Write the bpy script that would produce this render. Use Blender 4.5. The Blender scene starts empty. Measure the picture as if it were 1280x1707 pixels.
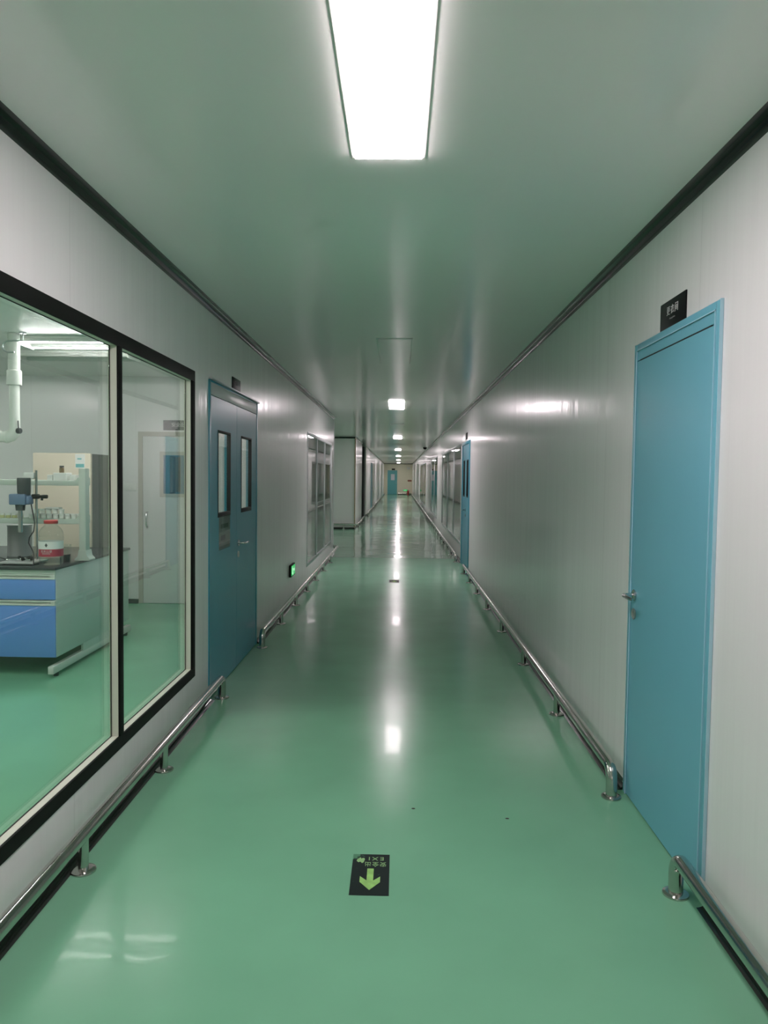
import bpy, bmesh, math, random
from mathutils import Vector, Matrix
C = bpy.context.scene.collection
SC = bpy.context.scene
PI = math.pi
random.seed(7)

# ------------------------------------------------------------------ camera, world, exposure
F_PX = 1240.0
YAW, PITCH, ROLL = 0.01963766, -0.04751435, 0.01199918
def make_camera():
    cy, sy, cp, sp = math.cos(YAW), math.sin(YAW), math.cos(PITCH), math.sin(PITCH)
    f = Vector((-sy*cp, cy*cp, sp)); r = Vector((cy, sy, 0)); u = r.cross(f)
    c, s = math.cos(ROLL), math.sin(ROLL)
    r2 = r*c + u*s; u2 = u*c - r*s
    m = Matrix(((r2.x, u2.x, -f.x, 0), (r2.y, u2.y, -f.y, 0), (r2.z, u2.z, -f.z, 1.46), (0, 0, 0, 1)))
    cd = bpy.data.cameras.new('camera'); cd.sensor_fit = 'VERTICAL'; cd.sensor_height = 36
    cd.lens = F_PX/1707*36; cd.clip_start = 0.05; cd.clip_end = 200
    co = bpy.data.objects.new('camera', cd); C.objects.link(co); co.matrix_world = m
    SC.camera = co
make_camera()
w = bpy.data.worlds.new('world'); SC.world = w; w.use_nodes = True
w.node_tree.nodes['Background'].inputs[0].default_value = (0.5, 0.55, 0.52, 1)
w.node_tree.nodes['Background'].inputs[1].default_value = 0.0
vs = SC.view_settings
SC.display_settings.display_device = 'sRGB'
vs.view_transform = 'Standard'; vs.look = 'None'; vs.gamma = 1; vs.exposure = 0.45; vs.use_curve_mapping = False
LAMP_COL, LAMP_E = (1.0, 0.855, 0.905), 28.0
TUBE_E = 88.0
try:
    SC.cycles.use_denoising = True
    SC.cycles.max_bounces = 14; SC.cycles.diffuse_bounces = 6; SC.cycles.glossy_bounces = 5
    SC.cycles.transparent_max_bounces = 24; SC.cycles.sample_clamp_indirect = 6
    SC.cycles.caustics_reflective = True
except Exception: pass

# ------------------------------------------------------------------ key dimensions (metres)
XL, XR, ZC, CV = -1.219, 1.080, 2.540, 0.045
TH = 0.05
Y0, Y1 = -8.0, 60.5

# ------------------------------------------------------------------ materials
def srgb(r, g, b):
    f = lambda v: (v/255/12.92 if v/255 <= .04045 else ((v/255+.055)/1.055)**2.4)
    return (f(r), f(g), f(b))
def mat(name, col, rough=.5, metal=0.0, spec=.5, coat=0, coat_r=.05, noise=0, nscale=20, emit=None, estr=0):
    m = bpy.data.materials.new(name); m.use_nodes = True
    nt = m.node_tree; b = nt.nodes['Principled BSDF']
    b.inputs['Base Color'].default_value = (*col, 1); b.inputs['Roughness'].default_value = rough
    b.inputs['Metallic'].default_value = metal; b.inputs['Specular IOR Level'].default_value = spec
    b.inputs['Coat Weight'].default_value = coat; b.inputs['Coat Roughness'].default_value = coat_r
    if emit:
        b.inputs['Emission Color'].default_value = (*emit, 1); b.inputs['Emission Strength'].default_value = estr
    if noise:
        tc = nt.nodes.new('ShaderNodeTexCoord'); n = nt.nodes.new('ShaderNodeTexNoise'); n.inputs['Scale'].default_value = nscale
        mr = nt.nodes.new('ShaderNodeMapRange'); mr.inputs[3].default_value = 1-noise; mr.inputs[4].default_value = 1+noise
        mx = nt.nodes.new('ShaderNodeMix'); mx.data_type = 'RGBA'; mx.blend_type = 'MULTIPLY'; mx.inputs[0].default_value = 1
        mx.inputs[6].default_value = (*col, 1)
        nt.links.new(tc.outputs['Object'], n.inputs['Vector']); nt.links.new(n.outputs[0], mr.inputs[0])
        nt.links.new(mr.outputs[0], mx.inputs[7]); nt.links.new(mx.outputs[2], b.inputs['Base Color'])
    return m
def panel_mat(name, col, rough, axis='Y', pitch=1.18, streak=.02, spec=.5, off=0.0, joint_k=.88, coat=0):
    """steel sandwich panel: thin joints every pitch metres, faint rolled-sheet waviness across the run"""
    m = mat(name, col, rough, spec=spec); nt = m.node_tree; b = nt.nodes['Principled BSDF']
    L = nt.links.new
    tc = nt.nodes.new('ShaderNodeTexCoord'); sx = nt.nodes.new('ShaderNodeSeparateXYZ'); L(tc.outputs['Object'], sx.inputs[0])
    def math_(op, a, bb=None):
        n = nt.nodes.new('ShaderNodeMath'); n.operation = op
        if isinstance(a, (int, float)): n.inputs[0].default_value = a
        else: L(a, n.inputs[0])
        if bb is not None:
            if isinstance(bb, (int, float)): n.inputs[1].default_value = bb
            else: L(bb, n.inputs[1])
        return n.outputs[0]
    c = sx.outputs['Y' if axis == 'C' else axis]
    md = math_('FLOORED_MODULO', math_('ADD', c, off), pitch)
    d = math_('ABSOLUTE', math_('SUBTRACT', md, pitch/2))
    joint = math_('LESS_THAN', d, 0.0022)
    mp = nt.nodes.new('ShaderNodeMapping'); L(tc.outputs['Object'], mp.inputs[0])
    sc = {'Y': (1.0, 5.0, .22), 'X': (5.0, 1.0, .22), 'C': (5.0, .2, 1)}[axis]; axis = 'Y' if axis == 'C' else axis
    mp.inputs['Scale'].default_value = sc
    n = nt.nodes.new('ShaderNodeTexNoise'); n.inputs['Scale'].default_value = 1.0; n.inputs['Detail'].default_value = 4; L(mp.outputs[0], n.inputs['Vector'])
    bp = nt.nodes.new('ShaderNodeBump'); bp.inputs['Strength'].default_value = 1; bp.inputs['Distance'].default_value = streak
    h = math_('SUBTRACT', n.outputs[0], math_('MULTIPLY', joint, .12 if joint_k < 1 else 0.0))
    b.inputs['Coat Weight'].default_value = coat; b.inputs['Coat Roughness'].default_value = .12; L(bp.outputs[0], b.inputs['Coat Normal'])
    L(h, bp.inputs['Height']); L(bp.outputs[0], b.inputs['Normal'])
    mx = nt.nodes.new('ShaderNodeMix'); mx.data_type = 'RGBA'; L(joint, mx.inputs[0])
    mx.inputs[6].default_value = (*col, 1); mx.inputs[7].default_value = (*[v*joint_k for v in col], 1)
    L(mx.outputs[2], b.inputs['Base Color'])
    return m
def glass_mat(name, tint=(1, 1, 1), ior=1.5, rough=0.0):
    m = bpy.data.materials.new(name); m.use_nodes = True; nt = m.node_tree
    for n in list(nt.nodes):
        if n.type != 'OUTPUT_MATERIAL': nt.nodes.remove(n)
    out = next(n for n in nt.nodes if n.type == 'OUTPUT_MATERIAL')
    tr = nt.nodes.new('ShaderNodeBsdfTransparent'); tr.inputs[0].default_value = (*tint, 1)
    gl = nt.nodes.new('ShaderNodeBsdfGlossy'); gl.inputs['Roughness'].default_value = rough
    fr = nt.nodes.new('ShaderNodeFresnel'); ge = nt.nodes.new('ShaderNodeNewGeometry')
    mr = nt.nodes.new('ShaderNodeMapRange'); mr.inputs[3].default_value = ior; mr.inputs[4].default_value = 1/ior
    nt.links.new(ge.outputs['Backfacing'], mr.inputs[0]); nt.links.new(mr.outputs[0], fr.inputs['IOR'])
    mx = nt.nodes.new('ShaderNodeMixShader')
    nt.links.new(fr.outputs[0], mx.inputs[0]); nt.links.new(tr.outputs[0], mx.inputs[1]); nt.links.new(gl.outputs[0], mx.inputs[2])
    nt.links.new(mx.outputs[0], out.inputs['Surface'])
    return m
def floor_mat():
    m = mat('green_epoxy', srgb(119, 176, 144), .36, spec=.5); nt = m.node_tree; b = nt.nodes['Principled BSDF']; L = nt.links.new
    tc = nt.nodes.new('ShaderNodeTexCoord'); sx = nt.nodes.new('ShaderNodeSeparateXYZ'); L(tc.outputs['Object'], sx.inputs[0])
    far = nt.nodes.new('ShaderNodeMath'); far.operation = 'GREATER_THAN'; far.inputs[1].default_value = 13.36; L(sx.outputs['Y'], far.inputs[0])
    n = nt.nodes.new('ShaderNodeTexNoise'); n.inputs['Scale'].default_value = .9; n.inputs['Detail'].default_value = 5; L(tc.outputs['Object'], n.inputs['Vector'])
    r1 = nt.nodes.new('ShaderNodeMapRange'); r1.inputs[3].default_value = .18; r1.inputs[4].default_value = .27; L(n.outputs[0], r1.inputs[0])
    mr = nt.nodes.new('ShaderNodeMix'); L(far.outputs[0], mr.inputs[0]); L(r1.outputs[0], mr.inputs[2]); mr.inputs[3].default_value = .2
    L(mr.outputs[0], b.inputs['Roughness'])
    mc = nt.nodes.new('ShaderNodeMix'); L(far.outputs[0], mc.inputs[0]); ms = nt.nodes.new('ShaderNodeMix'); L(far.outputs[0], ms.inputs[0]); ms.inputs[2].default_value = .2; ms.inputs[3].default_value = .5; L(ms.outputs[0], b.inputs['Specular IOR Level']); mc.inputs[2].default_value = .065; mc.inputs[3].default_value = .4
    L(mc.outputs[0], b.inputs['Coat Weight']); b.inputs['Coat Roughness'].default_value = .045
    # seam of the two pours
    d = nt.nodes.new('ShaderNodeMath'); d.operation = 'COMPARE'; d.inputs[1].default_value = 13.36; d.inputs[2].default_value = .018; L(sx.outputs['Y'], d.inputs[0])
    n2 = nt.nodes.new('ShaderNodeTexNoise'); n2.inputs['Scale'].default_value = 2.2; n2.inputs['Detail'].default_value = 6; L(tc.outputs['Object'], n2.inputs['Vector'])
    cr = nt.nodes.new('ShaderNodeValToRGB'); cr.color_ramp.elements[0].position = .3; cr.color_ramp.elements[1].position = .75
    cr.color_ramp.elements[0].color = (*[v*.95 for v in srgb(119, 176, 144)], 1); cr.color_ramp.elements[1].color = (*[v*1.06 for v in srgb(119, 176, 144)], 1)
    L(n2.outputs[0], cr.inputs[0])
    mx = nt.nodes.new('ShaderNodeMix'); mx.data_type = 'RGBA'; L(d.outputs[0], mx.inputs[0]); L(cr.outputs[0], mx.inputs[6]); mx.inputs[7].default_value = (*srgb(66, 112, 92), 1)
    L(mx.outputs[2], b.inputs['Base Color'])
    mp = nt.nodes.new('ShaderNodeMapping'); mp.inputs['Scale'].default_value = (1.6, .8, 1); L(tc.outputs['Object'], mp.inputs[0])
    n3 = nt.nodes.new('ShaderNodeTexNoise'); n3.inputs['Scale'].default_value = 1.5; n3.inputs['Detail'].default_value = 2; L(mp.outputs[0], n3.inputs['Vector'])
    bp = nt.nodes.new('ShaderNodeBump'); bp.inputs['Distance'].default_value = .004; bp.inputs['Strength'].default_value = 1; L(n3.outputs[0], bp.inputs['Height'])
    mp2 = nt.nodes.new('ShaderNodeMapping'); mp2.inputs['Scale'].default_value = (.45, 1.25, 1); L(tc.outputs['Object'], mp2.inputs[0])
    n4 = nt.nodes.new('ShaderNodeTexNoise'); n4.inputs['Scale'].default_value = 1.0; n4.inputs['Detail'].default_value = 3; L(mp2.outputs[0], n4.inputs['Vector'])
    bd = nt.nodes.new('ShaderNodeMix'); L(far.outputs[0], bd.inputs[0]); bd.inputs[2].default_value = .003; bd.inputs[3].default_value = .035
    hm = nt.nodes.new('ShaderNodeMath'); hm.operation = 'MULTIPLY'; L(n4.outputs[0], hm.inputs[0]); L(bd.outputs[0], hm.inputs[1])
    bp2 = nt.nodes.new('ShaderNodeBump'); bp2.inputs['Distance'].default_value = 1; bp2.inputs['Strength'].default_value = 1; L(hm.outputs[0], bp2.inputs['Height'])
    L(bp.outputs[0], bp2.inputs['Normal'])
    L(bp2.outputs[0], b.inputs['Coat Normal']); L(bp2.outputs[0], b.inputs['Normal'])
    return m
M = {}
M['floor'] = floor_mat()
WALL = (.82, .81, .805)
M['wall'] = panel_mat('wall_panel', WALL, .27, 'Y', 1.18, .005, off=.2, coat=.25)
M['wallx'] = panel_mat('wall_panel_across', WALL, .3, 'X', 1.18, .004)
M['ceil_lab'] = panel_mat('laboratory_ceiling', (.86, .86, .83), .36, 'C', 1.15, .001, joint_k=1)
M['teal_far'] = mat('green_teal_door_paint', srgb(100, 178, 182), .34)
M['ceil'] = panel_mat('ceiling_panel', (.90, .89, .87), .15, 'C', 1.15, .002, joint_k=1)
M['beige'] = panel_mat('wall_panel_beige', (.82, .77, .60), .3, 'X', 1.18, .003)
M['cove'] = mat('dark_aluminium_cove', (.012, .017, .014), .16, 0, .55)
M['steel'] = mat('stainless_steel', (.56, .55, .52), .16, 1.0, noise=.06, nscale=30)
M['chrome'] = mat('satin_chrome', (.62, .62, .62), .14, 1.0)
M['teal'] = mat('teal_door_paint', srgb(112, 178, 196), .34, noise=.015, nscale=6)
M['teal_dark'] = mat('blue_grey_door_paint', srgb(62, 150, 172), .31, spec=.5, noise=.015, nscale=6)
M['teal_edge'] = mat('pale_door_edge', srgb(176, 214, 228), .3)
M['header'] = mat('pale_glare_header', (.60, .60, .62), .3)  # glare along the door top put into a pale header colour
M['alu'] = mat('satin_aluminium', (.62, .64, .66), .3, .8)
M['cream'] = mat('cream_window_frame', (.66, .66, .56), .42)
M['black'] = mat('black_frame', (.008, .009, .008), .6, spec=.15)
M['rubber'] = mat('black_rubber', (.015, .015, .015), .6)
M['sign'] = mat('black_acrylic_sign', (.007, .007, .008), .4, spec=.18)
M['grey_sign'] = mat('dark_grey_sign', (.09, .10, .10), .3)
M['ink_white'] = mat('white_lettering', (.62, .62, .62), .5)
M['ink_grey'] = mat('grey_lettering', (.28, .28, .28), .5)
M['glass'] = glass_mat('window_glass', (.96, .985, .965))
M['clear'] = glass_mat('clear_plastic', (.93, .96, .95), 1.35, .03)
M['lamp'] = mat('lamp_diffuser_on', (.9, .9, .9), .5, emit=LAMP_COL, estr=LAMP_E)
M['lamp_off'] = mat('lamp_diffuser_off', (.86, .86, .84), .17)
M['tube'] = mat('tube_on', (.9, .9, .9), .5, emit=(1, .98, .97), estr=TUBE_E)
M['white'] = mat('white_enamel', (.78, .78, .75), .35)
M['pvc'] = mat('white_plastic_pipe', (.80, .80, .76), .38)
M['bench_side'] = mat('grey_white_bench_panel', (.56, .62, .58), .4)
M['bench_trim'] = mat('pale_grey_bench_trim', (.62, .65, .60), .4)
M['blue'] = mat('blue_drawer_front', srgb(104, 148, 220), .28)
M['top'] = mat('black_worktop', (.035, .04, .042), .25)
M['shelf'] = mat('pale_green_grey_shelf', (.55, .60, .54), .4)
M['fridge'] = mat('beige_fridge_door', (.66, .58, .47), .35)
M['fridge_side'] = mat('dark_grey_fridge_side', (.13, .135, .13), .45)
M['label_white'] = mat('white_paper', (.74, .74, .72), .6)
M['label_teal'] = mat('teal_print', (.16, .42, .42), .6)
M['label_red'] = mat('red_print', (.42, .025, .06), .4)
M['red_cap'] = mat('red_plastic', (.55, .06, .06), .4)
M['red'] = mat('red_enamel', (.42, .02, .02), .35)
M['brown'] = mat('red_brown_board', (.30, .10, .06), .5)
M['motor'] = mat('charcoal_plastic', (.055, .06, .062), .45)
M['stir_blue'] = mat('blue_grey_casing', (.13, .19, .30), .4)
M['dark_liquid'] = mat('dark_liquid', (.03, .022, .02), .25)
M['yellow_liquid'] = mat('yellow_green_liquid', (.55, .55, .28), .3)
M['jar_wall'] = mat('milky_jar', (.88, .88, .83), .3)
M['mid_steel'] = mat('brushed_dark_steel', (.46, .47, .46), .35, .4)
M['paper'] = mat('grey_notice_paper', (.34, .35, .35), .5)
M['ink'] = mat('dark_print', (.10, .11, .11), .6)
M['exit_green'] = mat('lit_green_exit_face', (.02, .2, .06), .3, emit=(.03, .70, .16), estr=.42)
M['exit_light'] = mat('lit_pale_green_mark', (.3, .5, .3), .3, emit=(.55, 1.0, .65), estr=.6)
M['lum'] = mat('luminous_green_arrow', (.30, .56, .16), .5, noise=.5, nscale=25)
M['lum2'] = mat('luminous_green_letters', (.30, .52, .22), .5)
M['reflection_pane'] = mat('blue_reflection_pane', srgb(92, 124, 142), .12)  # grey pane; reflection of the blue door put into its colour
M['pale_pane'] = mat('pale_door_pane', (.72, .72, .78), .2)
M['corner'] = mat('gold_tinted_steel', (.40, .34, .22), .25, .9)
M['unlit_tone_wall'] = mat('unlit_tone_passage_wall', (.10, .10, .10), .5)  # darkness of the unlit passage put into its wall colour
M['lab_door'] = mat('off_white_door', (.66, .68, .66), .4)
M['lab_jamb'] = mat('greyed_cream_jamb', (.48, .46, .40), .4)

# sheet of the floor marker: black film worn through at one corner
def worn_film():
    m = mat('worn_black_film', (.010, .018, .017), .45, spec=.15); nt = m.node_tree; b = nt.nodes['Principled BSDF']; L = nt.links.new
    tc = nt.nodes.new('ShaderNodeTexCoord')
    n = nt.nodes.new('ShaderNodeTexNoise'); n.inputs['Scale'].default_value = 45; n.inputs['Detail'].default_value = 5; L(tc.outputs['Object'], n.inputs['Vector'])
    vd = nt.nodes.new('ShaderNodeVectorMath'); vd.operation = 'DISTANCE'; L(tc.outputs['Object'], vd.inputs[0]); vd.inputs[1].default_value = (-.066, .128, 0)
    a = nt.nodes.new('ShaderNodeMapRange'); a.inputs[1].default_value = .055; a.inputs[2].default_value = 0; a.inputs[3].default_value = 0; a.inputs[4].default_value = .42; L(vd.outputs['Value'], a.inputs[0])
    s = nt.nodes.new('ShaderNodeMath'); s.operation = 'ADD'; L(a.outputs[0], s.inputs[0]); L(n.outputs[0], s.inputs[1])
    t = nt.nodes.new('ShaderNodeMapRange'); t.inputs[1].default_value = .68; t.inputs[2].default_value = .80; L(s.outputs[0], t.inputs[0])
    mx = nt.nodes.new('ShaderNodeMix'); mx.data_type = 'RGBA'; L(t.outputs[0], mx.inputs[0])
    mx.inputs[6].default_value = (.010, .018, .017, 1); mx.inputs[7].default_value = (.085, .24, .14, 1)
    L(mx.outputs[2], b.inputs['Base Color'])
    return m
M['film'] = worn_film()

# ------------------------------------------------------------------ geometry helpers
def box(bm, lo, hi, bev=0, seg=2):
    t = bmesh.new(); bmesh.ops.create_cube(t, size=1)
    s = [hi[i]-lo[i] for i in range(3)]; c = [(hi[i]+lo[i])/2 for i in range(3)]
    for v in t.verts: v.co = Vector([v.co[i]*s[i]+c[i] for i in range(3)])
    if bev: bmesh.ops.bevel(t, geom=list(t.edges), offset=min(bev, min(abs(x) for x in s)*.45), segments=seg, profile=.5, affect='EDGES')
    join(bm, t)
def join(bm, t, mtx=None):
    if mtx is not None: bmesh.ops.transform(t, matrix=mtx, verts=list(t.verts))
    me = bpy.data.meshes.new('tmp'); t.to_mesh(me); t.free(); bm.from_mesh(me); bpy.data.meshes.remove(me)
def cyl(bm, a, b, r, n=24, r2=None, bev=0):
    a, b = Vector(a), Vector(b); d = b-a
    t = bmesh.new(); bmesh.ops.create_cone(t, cap_ends=True, segments=n, radius1=r, radius2=r if r2 is None else r2, depth=d.length)
    if bev: bmesh.ops.bevel(t, geom=[e for e in t.edges if len(e.link_faces) == 2 and e.calc_face_angle(0) > 1], offset=bev, segments=2, affect='EDGES')
    m = d.to_track_quat('Z', 'Y').to_matrix().to_4x4(); m.translation = (a+b)/2
    join(bm, t, m)
def tube(bm, pts, r, n=16, cap=True):
    pts = [Vector(p) for p in pts]; rings = []
    up = None
    for i, p in enumerate(pts):
        d = ((pts[min(i+1, len(pts)-1)]-p).normalized() + (p-pts[max(i-1, 0)]).normalized()).normalized()
        if up is None:
            up = Vector((0, 0, 1)) if abs(d.z) < .9 else Vector((1, 0, 0))
        s = d.cross(up).normalized(); up = s.cross(d).normalized()
        rr = r[i] if isinstance(r, (list, tuple)) else r
        rings.append([bm.verts.new(p + (s*math.cos(2*PI*k/n) + up*math.sin(2*PI*k/n))*rr) for k in range(n)])
    for a, b in zip(rings, rings[1:]):
        for k in range(n): bm.faces.new((a[k], a[(k+1) % n], b[(k+1) % n], b[k]))
    if cap: bm.faces.new(rings[0][::-1]); bm.faces.new(rings[-1])
def lathe(bm, prof, c=(0, 0, 0), n=28):
    rings = []
    for r, z in prof:
        rings.append([bm.verts.new((c[0]+r*math.cos(2*PI*k/n), c[1]+r*math.sin(2*PI*k/n), c[2]+z)) for k in range(n)] if r > 1e-6
                     else [bm.verts.new((c[0], c[1], c[2]+z))])
    for a, b in zip(rings, rings[1:]):
        for k in range(n):
            q = [a[k % len(a)], a[(k+1) % len(a)], b[(k+1) % len(b)], b[k % len(b)]]
            u = []
            for v in q:
                if v not in u: u.append(v)
            if len(u) > 2: bm.faces.new(u)
def arc(c, r, a0, a1, n, ax='yz', fix=0):
    out = []
    for i in range(n+1):
        t = a0+(a1-a0)*i/n; u, v = c[0]+r*math.cos(t), c[1]+r*math.sin(t)
        out.append({'yz': (fix, u, v), 'xy': (u, v, fix), 'xz': (u, fix, v)}[ax])
    return out
def obj(name, bm, m, parent=None, loc=(0, 0, 0), smooth=True):
    bmesh.ops.recalc_face_normals(bm, faces=list(bm.faces))
    me = bpy.data.meshes.new(name); bm.to_mesh(me); bm.free()
    if smooth:
        for p in me.polygons: p.use_smooth = True
        try: me.set_sharp_from_angle(angle=math.radians(35))
        except Exception: pass
    me.materials.append(m if not isinstance(m, str) else M[m])
    o = bpy.data.objects.new(name, me); C.objects.link(o); o.location = loc
    if parent: o.parent = parent
    return o
def B(): return bmesh.new()
def bx(name, lo, hi, m, parent=None, bev=0): b = B(); box(b, lo, hi, bev); return obj(name, b, m, parent)
def tag(o, label, cat, group=None, kind=None):
    o['label'] = label; o['category'] = cat
    if group: o['group'] = group
    if kind: o['kind'] = kind
    return o
def empty(name, label, cat, loc=(0, 0, 0), group=None, kind=None):
    o = bpy.data.objects.new(name, None); C.objects.link(o); o.location = loc; o.empty_display_size = .1
    return tag(o, label, cat, group, kind)
def copy_tree(o, parent=None):
    c = o.copy(); C.objects.link(c)
    if parent: c.parent = parent
    for ch in list(o.children): copy_tree(ch, c)
    return c
def text(name, s, size, m, parent, origin, right, up, depth=.0006, align='CENTER', spacing=1.0, xs=1.0):
    cu = bpy.data.curves.new('t', 'FONT'); cu.body = s; cu.size = size; cu.align_x = align; cu.align_y = 'CENTER'
    cu.extrude = depth; cu.space_character = spacing; cu.resolution_u = 3
    to = bpy.data.objects.new('t', cu); C.objects.link(to)
    dg = bpy.context.evaluated_depsgraph_get(); dg.update()
    me = bpy.data.meshes.new_from_object(to.evaluated_get(dg)); bpy.data.objects.remove(to); bpy.data.curves.remove(cu)
    r, u = Vector(right).normalized(), Vector(up).normalized(); n = r.cross(u); o3 = Vector(origin); r = r*xs
    me.transform(Matrix(((r.x, u.x, n.x, o3.x), (r.y, u.y, n.y, o3.y), (r.z, u.z, n.z, o3.z), (0, 0, 0, 1))))
    me.name = name; me.materials.clear(); me.materials.append(M[m])
    o = bpy.data.objects.new(name, me); C.objects.link(o); o.parent = parent
    return o
def wall_y(name, xa, xb, ya, yb, holes, m, label, za=0.0, zb=ZC):
    """wall running along y between xa and xb with rectangular openings (y0, y1, z0, z1)"""
    ys = sorted({ya, yb, *[h[0] for h in holes], *[h[1] for h in holes]}); zs = sorted({za, zb, *[h[2] for h in holes], *[h[3] for h in holes]})
    solid = lambda i, j: 0 <= i < len(ys)-1 and 0 <= j < len(zs)-1 and not any(h[0] <= (ys[i]+ys[i+1])/2 <= h[1] and h[2] <= (zs[j]+zs[j+1])/2 <= h[3] for h in holes)
    b = B(); cache = {}
    def v(x, y, z):
        k = (x, y, z)
        if k not in cache: cache[k] = b.verts.new(k)
        return cache[k]
    for i in range(len(ys)-1):
        for j in range(len(zs)-1):
            if not solid(i, j): continue
            a0, a1, c0, c1 = ys[i], ys[i+1], zs[j], zs[j+1]
            for x in (xa, xb): b.faces.new((v(x, a0, c0), v(x, a1, c0), v(x, a1, c1), v(x, a0, c1)))
            if not solid(i-1, j): b.faces.new((v(xa, a0, c0), v(xb, a0, c0), v(xb, a0, c1), v(xa, a0, c1)))
            if not solid(i+1, j): b.faces.new((v(xa, a1, c0), v(xb, a1, c0), v(xb, a1, c1), v(xa, a1, c1)))
            if not solid(i, j-1): b.faces.new((v(xa, a0, c0), v(xb, a0, c0), v(xb, a1, c0), v(xa, a1, c0)))
            if not solid(i, j+1): b.faces.new((v(xa, a0, c1), v(xb, a0, c1), v(xb, a1, c1), v(xa, a1, c1)))
    o = obj(name, b, m, smooth=False)
    return tag(o, label, 'wall', kind='structure')
def slab(name, lo, hi, m, label, cat='wall'): return tag(bx(name, lo, hi, m), label, cat, kind='structure')

# ------------------------------------------------------------------ structure
slab('floor', (-8, Y0-.1, -.1), (6, Y1+.1, 0), 'floor', 'glossy green epoxy floor of corridor and laboratory', 'floor')
slab('ceiling', (XL-TH, Y0-.1, ZC), (6, Y1+.1, ZC+.1), 'ceil', 'grey-white glossy panel ceiling over the corridor', 'ceiling')
slab('ceiling', (-8, Y0-.1, ZC), (XL-TH, 8.325, ZC+.1), 'ceil_lab', 'grey-white ceiling over the laboratory', 'ceiling')
slab('ceiling', (-8, 8.325, ZC), (XL-TH, Y1+.1, ZC+.1), 'ceil', 'grey-white ceiling over the side corridor and side rooms', 'ceiling')
W1 = (.93, 4.405, .25, 2.066)            # laboratory window opening
D2 = (4.745, 6.352, 0, 2.06)             # double door
W2 = (9.86, 13.40, .245, 2.04)
wall_y('wall_left', XL-TH, XL, Y0, 13.85, [W1, D2, W2], 'wall', 'pale panel wall with the laboratory window on the left of the corridor')
D1 = (2.552, 3.432, 0, 2.06)
D3 = (11.39, 12.68, 0, 2.03)
RW = [(12.95, 18.65, .285, 2.05), (21.0, 24.9, .285, 2.05), (30.0, 38.0, .285, 2.05)]
wall_y('wall_right', XR, XR+TH, Y0, Y1, [D1, D3]+RW, 'wall', 'long pale panel wall with the blue doors on the right of the corridor')
LD = (32.2, 33.9, 0, 2.05)
wall_y('wall_left', XL-TH, XL, 20.5, 24.4, [], 'wall', 'short left wall piece between the side corridor and the dark opening')
wall_y('wall_left', XL-TH, XL, 27.2, Y1, [LD], 'wall', 'distant left wall running from the dark opening to the end of the corridor')
slab('wall_end', (XL-TH, Y1, 0), (XR+TH, Y1+.05, ZC), 'beige', 'beige wall closing the far end of the corridor')
slab('wall_behind', (XL, Y0-.05, 0), (XR, Y0, ZC), 'wallx', 'pale wall closing the corridor behind the camera')
# laboratory
LX = -7.0
slab('wall_laboratory', (LX, 8.3, 0), (XL-TH, 8.35, ZC), 'wallx', 'pale back wall of the laboratory seen through the window')
slab('wall_laboratory', (LX, -3.05, 0), (XL-TH, -3.0, ZC), 'wallx', 'near wall of the laboratory, outside the picture')
slab('wall_laboratory', (LX-.05, -3.05, 0), (LX, 8.35, ZC), 'wall', 'far left wall of the laboratory, outside the picture')
# room behind the second window and the side corridor
slab('wall_side_corridor', (LX, 13.80, 0), (XL-TH, 13.85, ZC), 'wallx', 'near wall of the side corridor opening to the left')
slab('wall_side_corridor', (LX, 20.5, 0), (XL-TH, 20.55, ZC), 'wallx', 'grey far wall of the side corridor facing the camera')
slab('wall_side_corridor', (LX-.05, 13.8, 0), (LX, 20.55, ZC), 'wall', 'end wall of the side corridor, outside the picture')
slab('wall_side_room', (-4.6, 8.35, 0), (-4.55, 13.8, ZC), 'wall', 'back wall of the room behind the second left window')
slab('wall_dark_opening', (-4.0, 24.35, 0), (XL-TH, 24.4, ZC), 'unlit_tone_wall', 'near side of the dark opening in the left wall')
slab('wall_dark_opening', (-4.0, 27.2, 0), (XL-TH, 27.25, ZC), 'unlit_tone_wall', 'far side of the dark opening in the left wall')
slab('wall_dark_opening', (-4.05, 24.35, 0), (-4.0, 27.25, ZC), 'unlit_tone_wall', 'back of the dark opening in the left wall')
slab('wall_right_room', (4.2, 12.7, 0), (4.25, 44, ZC), 'wall', 'back wall of the rooms behind the right-hand windows')
slab('wall_right_room', (XR+TH, 12.7, 0), (4.2, 12.75, ZC), 'wallx', 'near wall of the rooms behind the right-hand windows')
slab('wall_right_room', (XR+TH, 44, 0), (4.2, 44.05, ZC), 'wallx', 'far wall of the rooms behind the right-hand windows')

# coves: concave quarter round, swept along y or x
def cove_bm(p0, p1, nx, nz, r=CV, n=8):
    """corner line p0-p1; nx horizontal direction into the room, nz = +1 floor / -1 ceiling"""
    b = B(); p0, p1, nx = Vector(p0), Vector(p1), Vector(nx); up = Vector((0, 0, nz))
    prof = [Vector((0, 0, 0))]
    for i in range(n+1):
        t = PI/2*i/n
        prof.append(nx*(r-r*math.sin(t)) + up*(r-r*math.cos(t)))
    ra = [b.verts.new(p0+q) for q in prof]; rb = [b.verts.new(p1+q) for q in prof]
    k = len(prof)
    for i in range(k): b.faces.new((ra[i], ra[(i+1) % k], rb[(i+1) % k], rb[i]))
    b.faces.new(ra[::-1]); b.faces.new(rb)
    return b
NT = [0]
def cove(p0, p1, nx, nz, label, name=None):
    if name is None: NT[0] += 1; name = 'trim_%d' % NT[0]
    o = obj(name, cove_bm(p0, p1, nx, nz), 'cove'); tag(o, label, 'cove trim' if nz < 0 else 'baseboard', kind='structure')
PX, NX_ = (1, 0, 0), (-1, 0, 0)
cove((XL, Y0, ZC), (XL, 13.85, ZC), PX, -1, 'dark cove trim between left wall and ceiling')
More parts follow.
